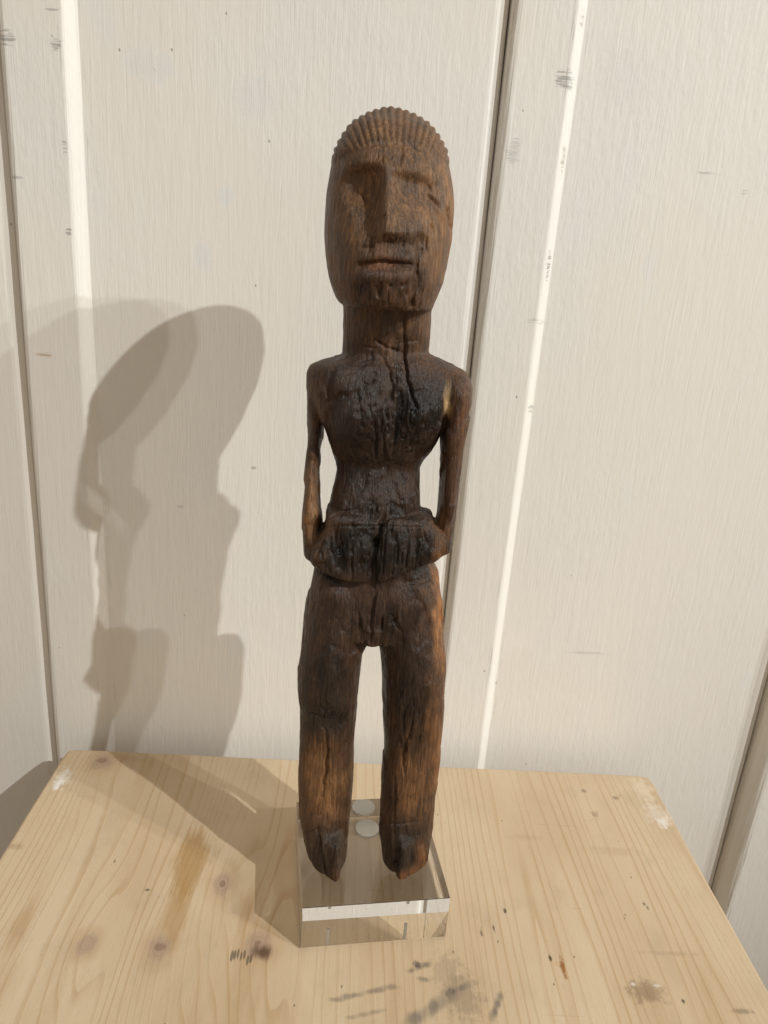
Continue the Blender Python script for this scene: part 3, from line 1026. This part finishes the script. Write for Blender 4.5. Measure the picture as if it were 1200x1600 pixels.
    V2[:, 2] = np.maximum(V2[:, 2], .02885)
    N2 = vnormals(V2, F)
    # --- colour of the wood: stain, char, rubbed places
    base_c = np.array([.105, .058, .030])
    C = np.tile(base_c, (len(V), 1))
    cw = np.stack([fbm(V + 31, (120, 120, 60), 3), fbm(V + 37, (120, 120, 60), 3)], 1) * 16
    Uc, Wc = U + cw[:, 0], W + cw[:, 1]

    def tint(u, w_, ru, rw, col, f=1.0, p=3.0):
        nonlocal C
        k = (ell(Uc, Wc, u, w_, ru, rw, p) * f)[:, None]
        C = C * (1 - k) + np.array(col) * k
    tint(610, 320, 130, 190, (.172, .106, .056))            # head
    tint(610, 200, 100, 40, (.170, .108, .062), .8)
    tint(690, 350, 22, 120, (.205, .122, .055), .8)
    tint(655, 350, 26, 60, (.19, .116, .058), .6)
    tint(600, 440, 60, 45, (.085, .046, .028), .8)
    tint(590, 418, 34, 8, (.17, .088, .048), .8)
    tint(620, 385, 40, 24, (.09, .052, .034), .7)
    tint(604, 520, 75, 36, (.125, .074, .042))              # neck
    tint(560, 590, 60, 40, (.070, .044, .032), .9)
    tint(550, 600, 32, 26, (.095, .066, .052), .7)          # chest
    tint(660, 640, 62, 62, (.036, .026, .022), .95)
    tint(565, 655, 66, 62, (.042, .028, .022), .95)
    tint(612, 660, 40, 80, (.052, .034, .024), .8)
    tint(492, 620, 16, 60, (.105, .060, .028), .9)          # shoulder, arms
    tint(592, 735, 75, 60, (.050, .031, .022), .95)
    tint(592, 800, 80, 26, (.050, .034, .025), .9)
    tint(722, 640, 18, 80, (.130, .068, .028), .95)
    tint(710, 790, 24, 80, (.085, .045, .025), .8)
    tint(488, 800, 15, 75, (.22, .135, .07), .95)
    tint(705, 625, 5, 22, (.36, .27, .16), .9, 2.5)
    tint(588, 866, 112, 50, (.030, .023, .020), .97, 6)     # forearms
    tint(500, 860, 14, 24, (.10, .058, .032), .8)
    tint(685, 850, 24, 34, (.038, .027, .022), .9)
    tint(590, 960, 95, 60, (.062, .040, .030), .95)         # hips
    tint(482, 960, 20, 90, (.100, .058, .026), .9)
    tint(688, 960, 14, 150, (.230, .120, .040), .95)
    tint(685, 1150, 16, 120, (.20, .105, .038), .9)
    tint(520, 1060, 44, 60, (.046, .032, .026), .9)         # thighs
    tint(640, 1070, 46, 80, (.042, .028, .022), .92)
    tint(480, 1060, 14, 90, (.075, .042, .022), .8)
    tint(512, 1125, 44, 30, (.030, .023, .020), .9)
    tint(512, 1225, 44, 62, (.185, .108, .048), .92)        # shins
    tint(640, 1225, 36, 56, (.165, .094, .042), .9)
    tint(606, 1200, 14, 110, (.055, .034, .022), .7)
    tint(545, 1200, 8, 90, (.07, .042, .024), .7)
    tint(513, 1330, 50, 46, (.078, .054, .037), .95, 5)     # feet
    tint(630, 1325, 50, 44, (.056, .039, .029), .95, 5)
    tint(640, 1362, 22, 12, (.19, .095, .036), .9)
    tint(660, 1340, 10, 22, (.20, .10, .036), .9)
    tint(526, 1372, 10, 8, (.11, .062, .034), .8)
    C *= (1 - .45 * np.clip(rough, 0, 1) * sst(n3, .0, -.45))[:, None]
    C *= (1 + .22 * fbm(V + 51, (60, 60, 14), 3))[:, None]
    C[:, 2] *= .95
    C = .1 * (C / .1) ** 1.40 * .74
    C = C * .84 + C.mean(1, keepdims=True) * .16
    C = np.clip(C, .006, .5)
    # --- split off the ridged hair as a part of its own
    foot = (.02, .35, .0287)
    fig = thing('carved_figure', foot, 'dark old carved wooden standing female figure with ridged hair, on the clear block', 'carving')
    hm = hair > .5
    fh = hm[F].sum(1) >= 3
    for name, mask in (('body', ~fh), ('hair', fh)):
        f = F[mask]
        ids, inv = np.unique(f, return_inverse=True)
        link(name, V2[ids], inv.reshape(f.shape), M_WOOD, fig, foot, True, C[ids], N2[ids])
    return fig


fig = make_figure()
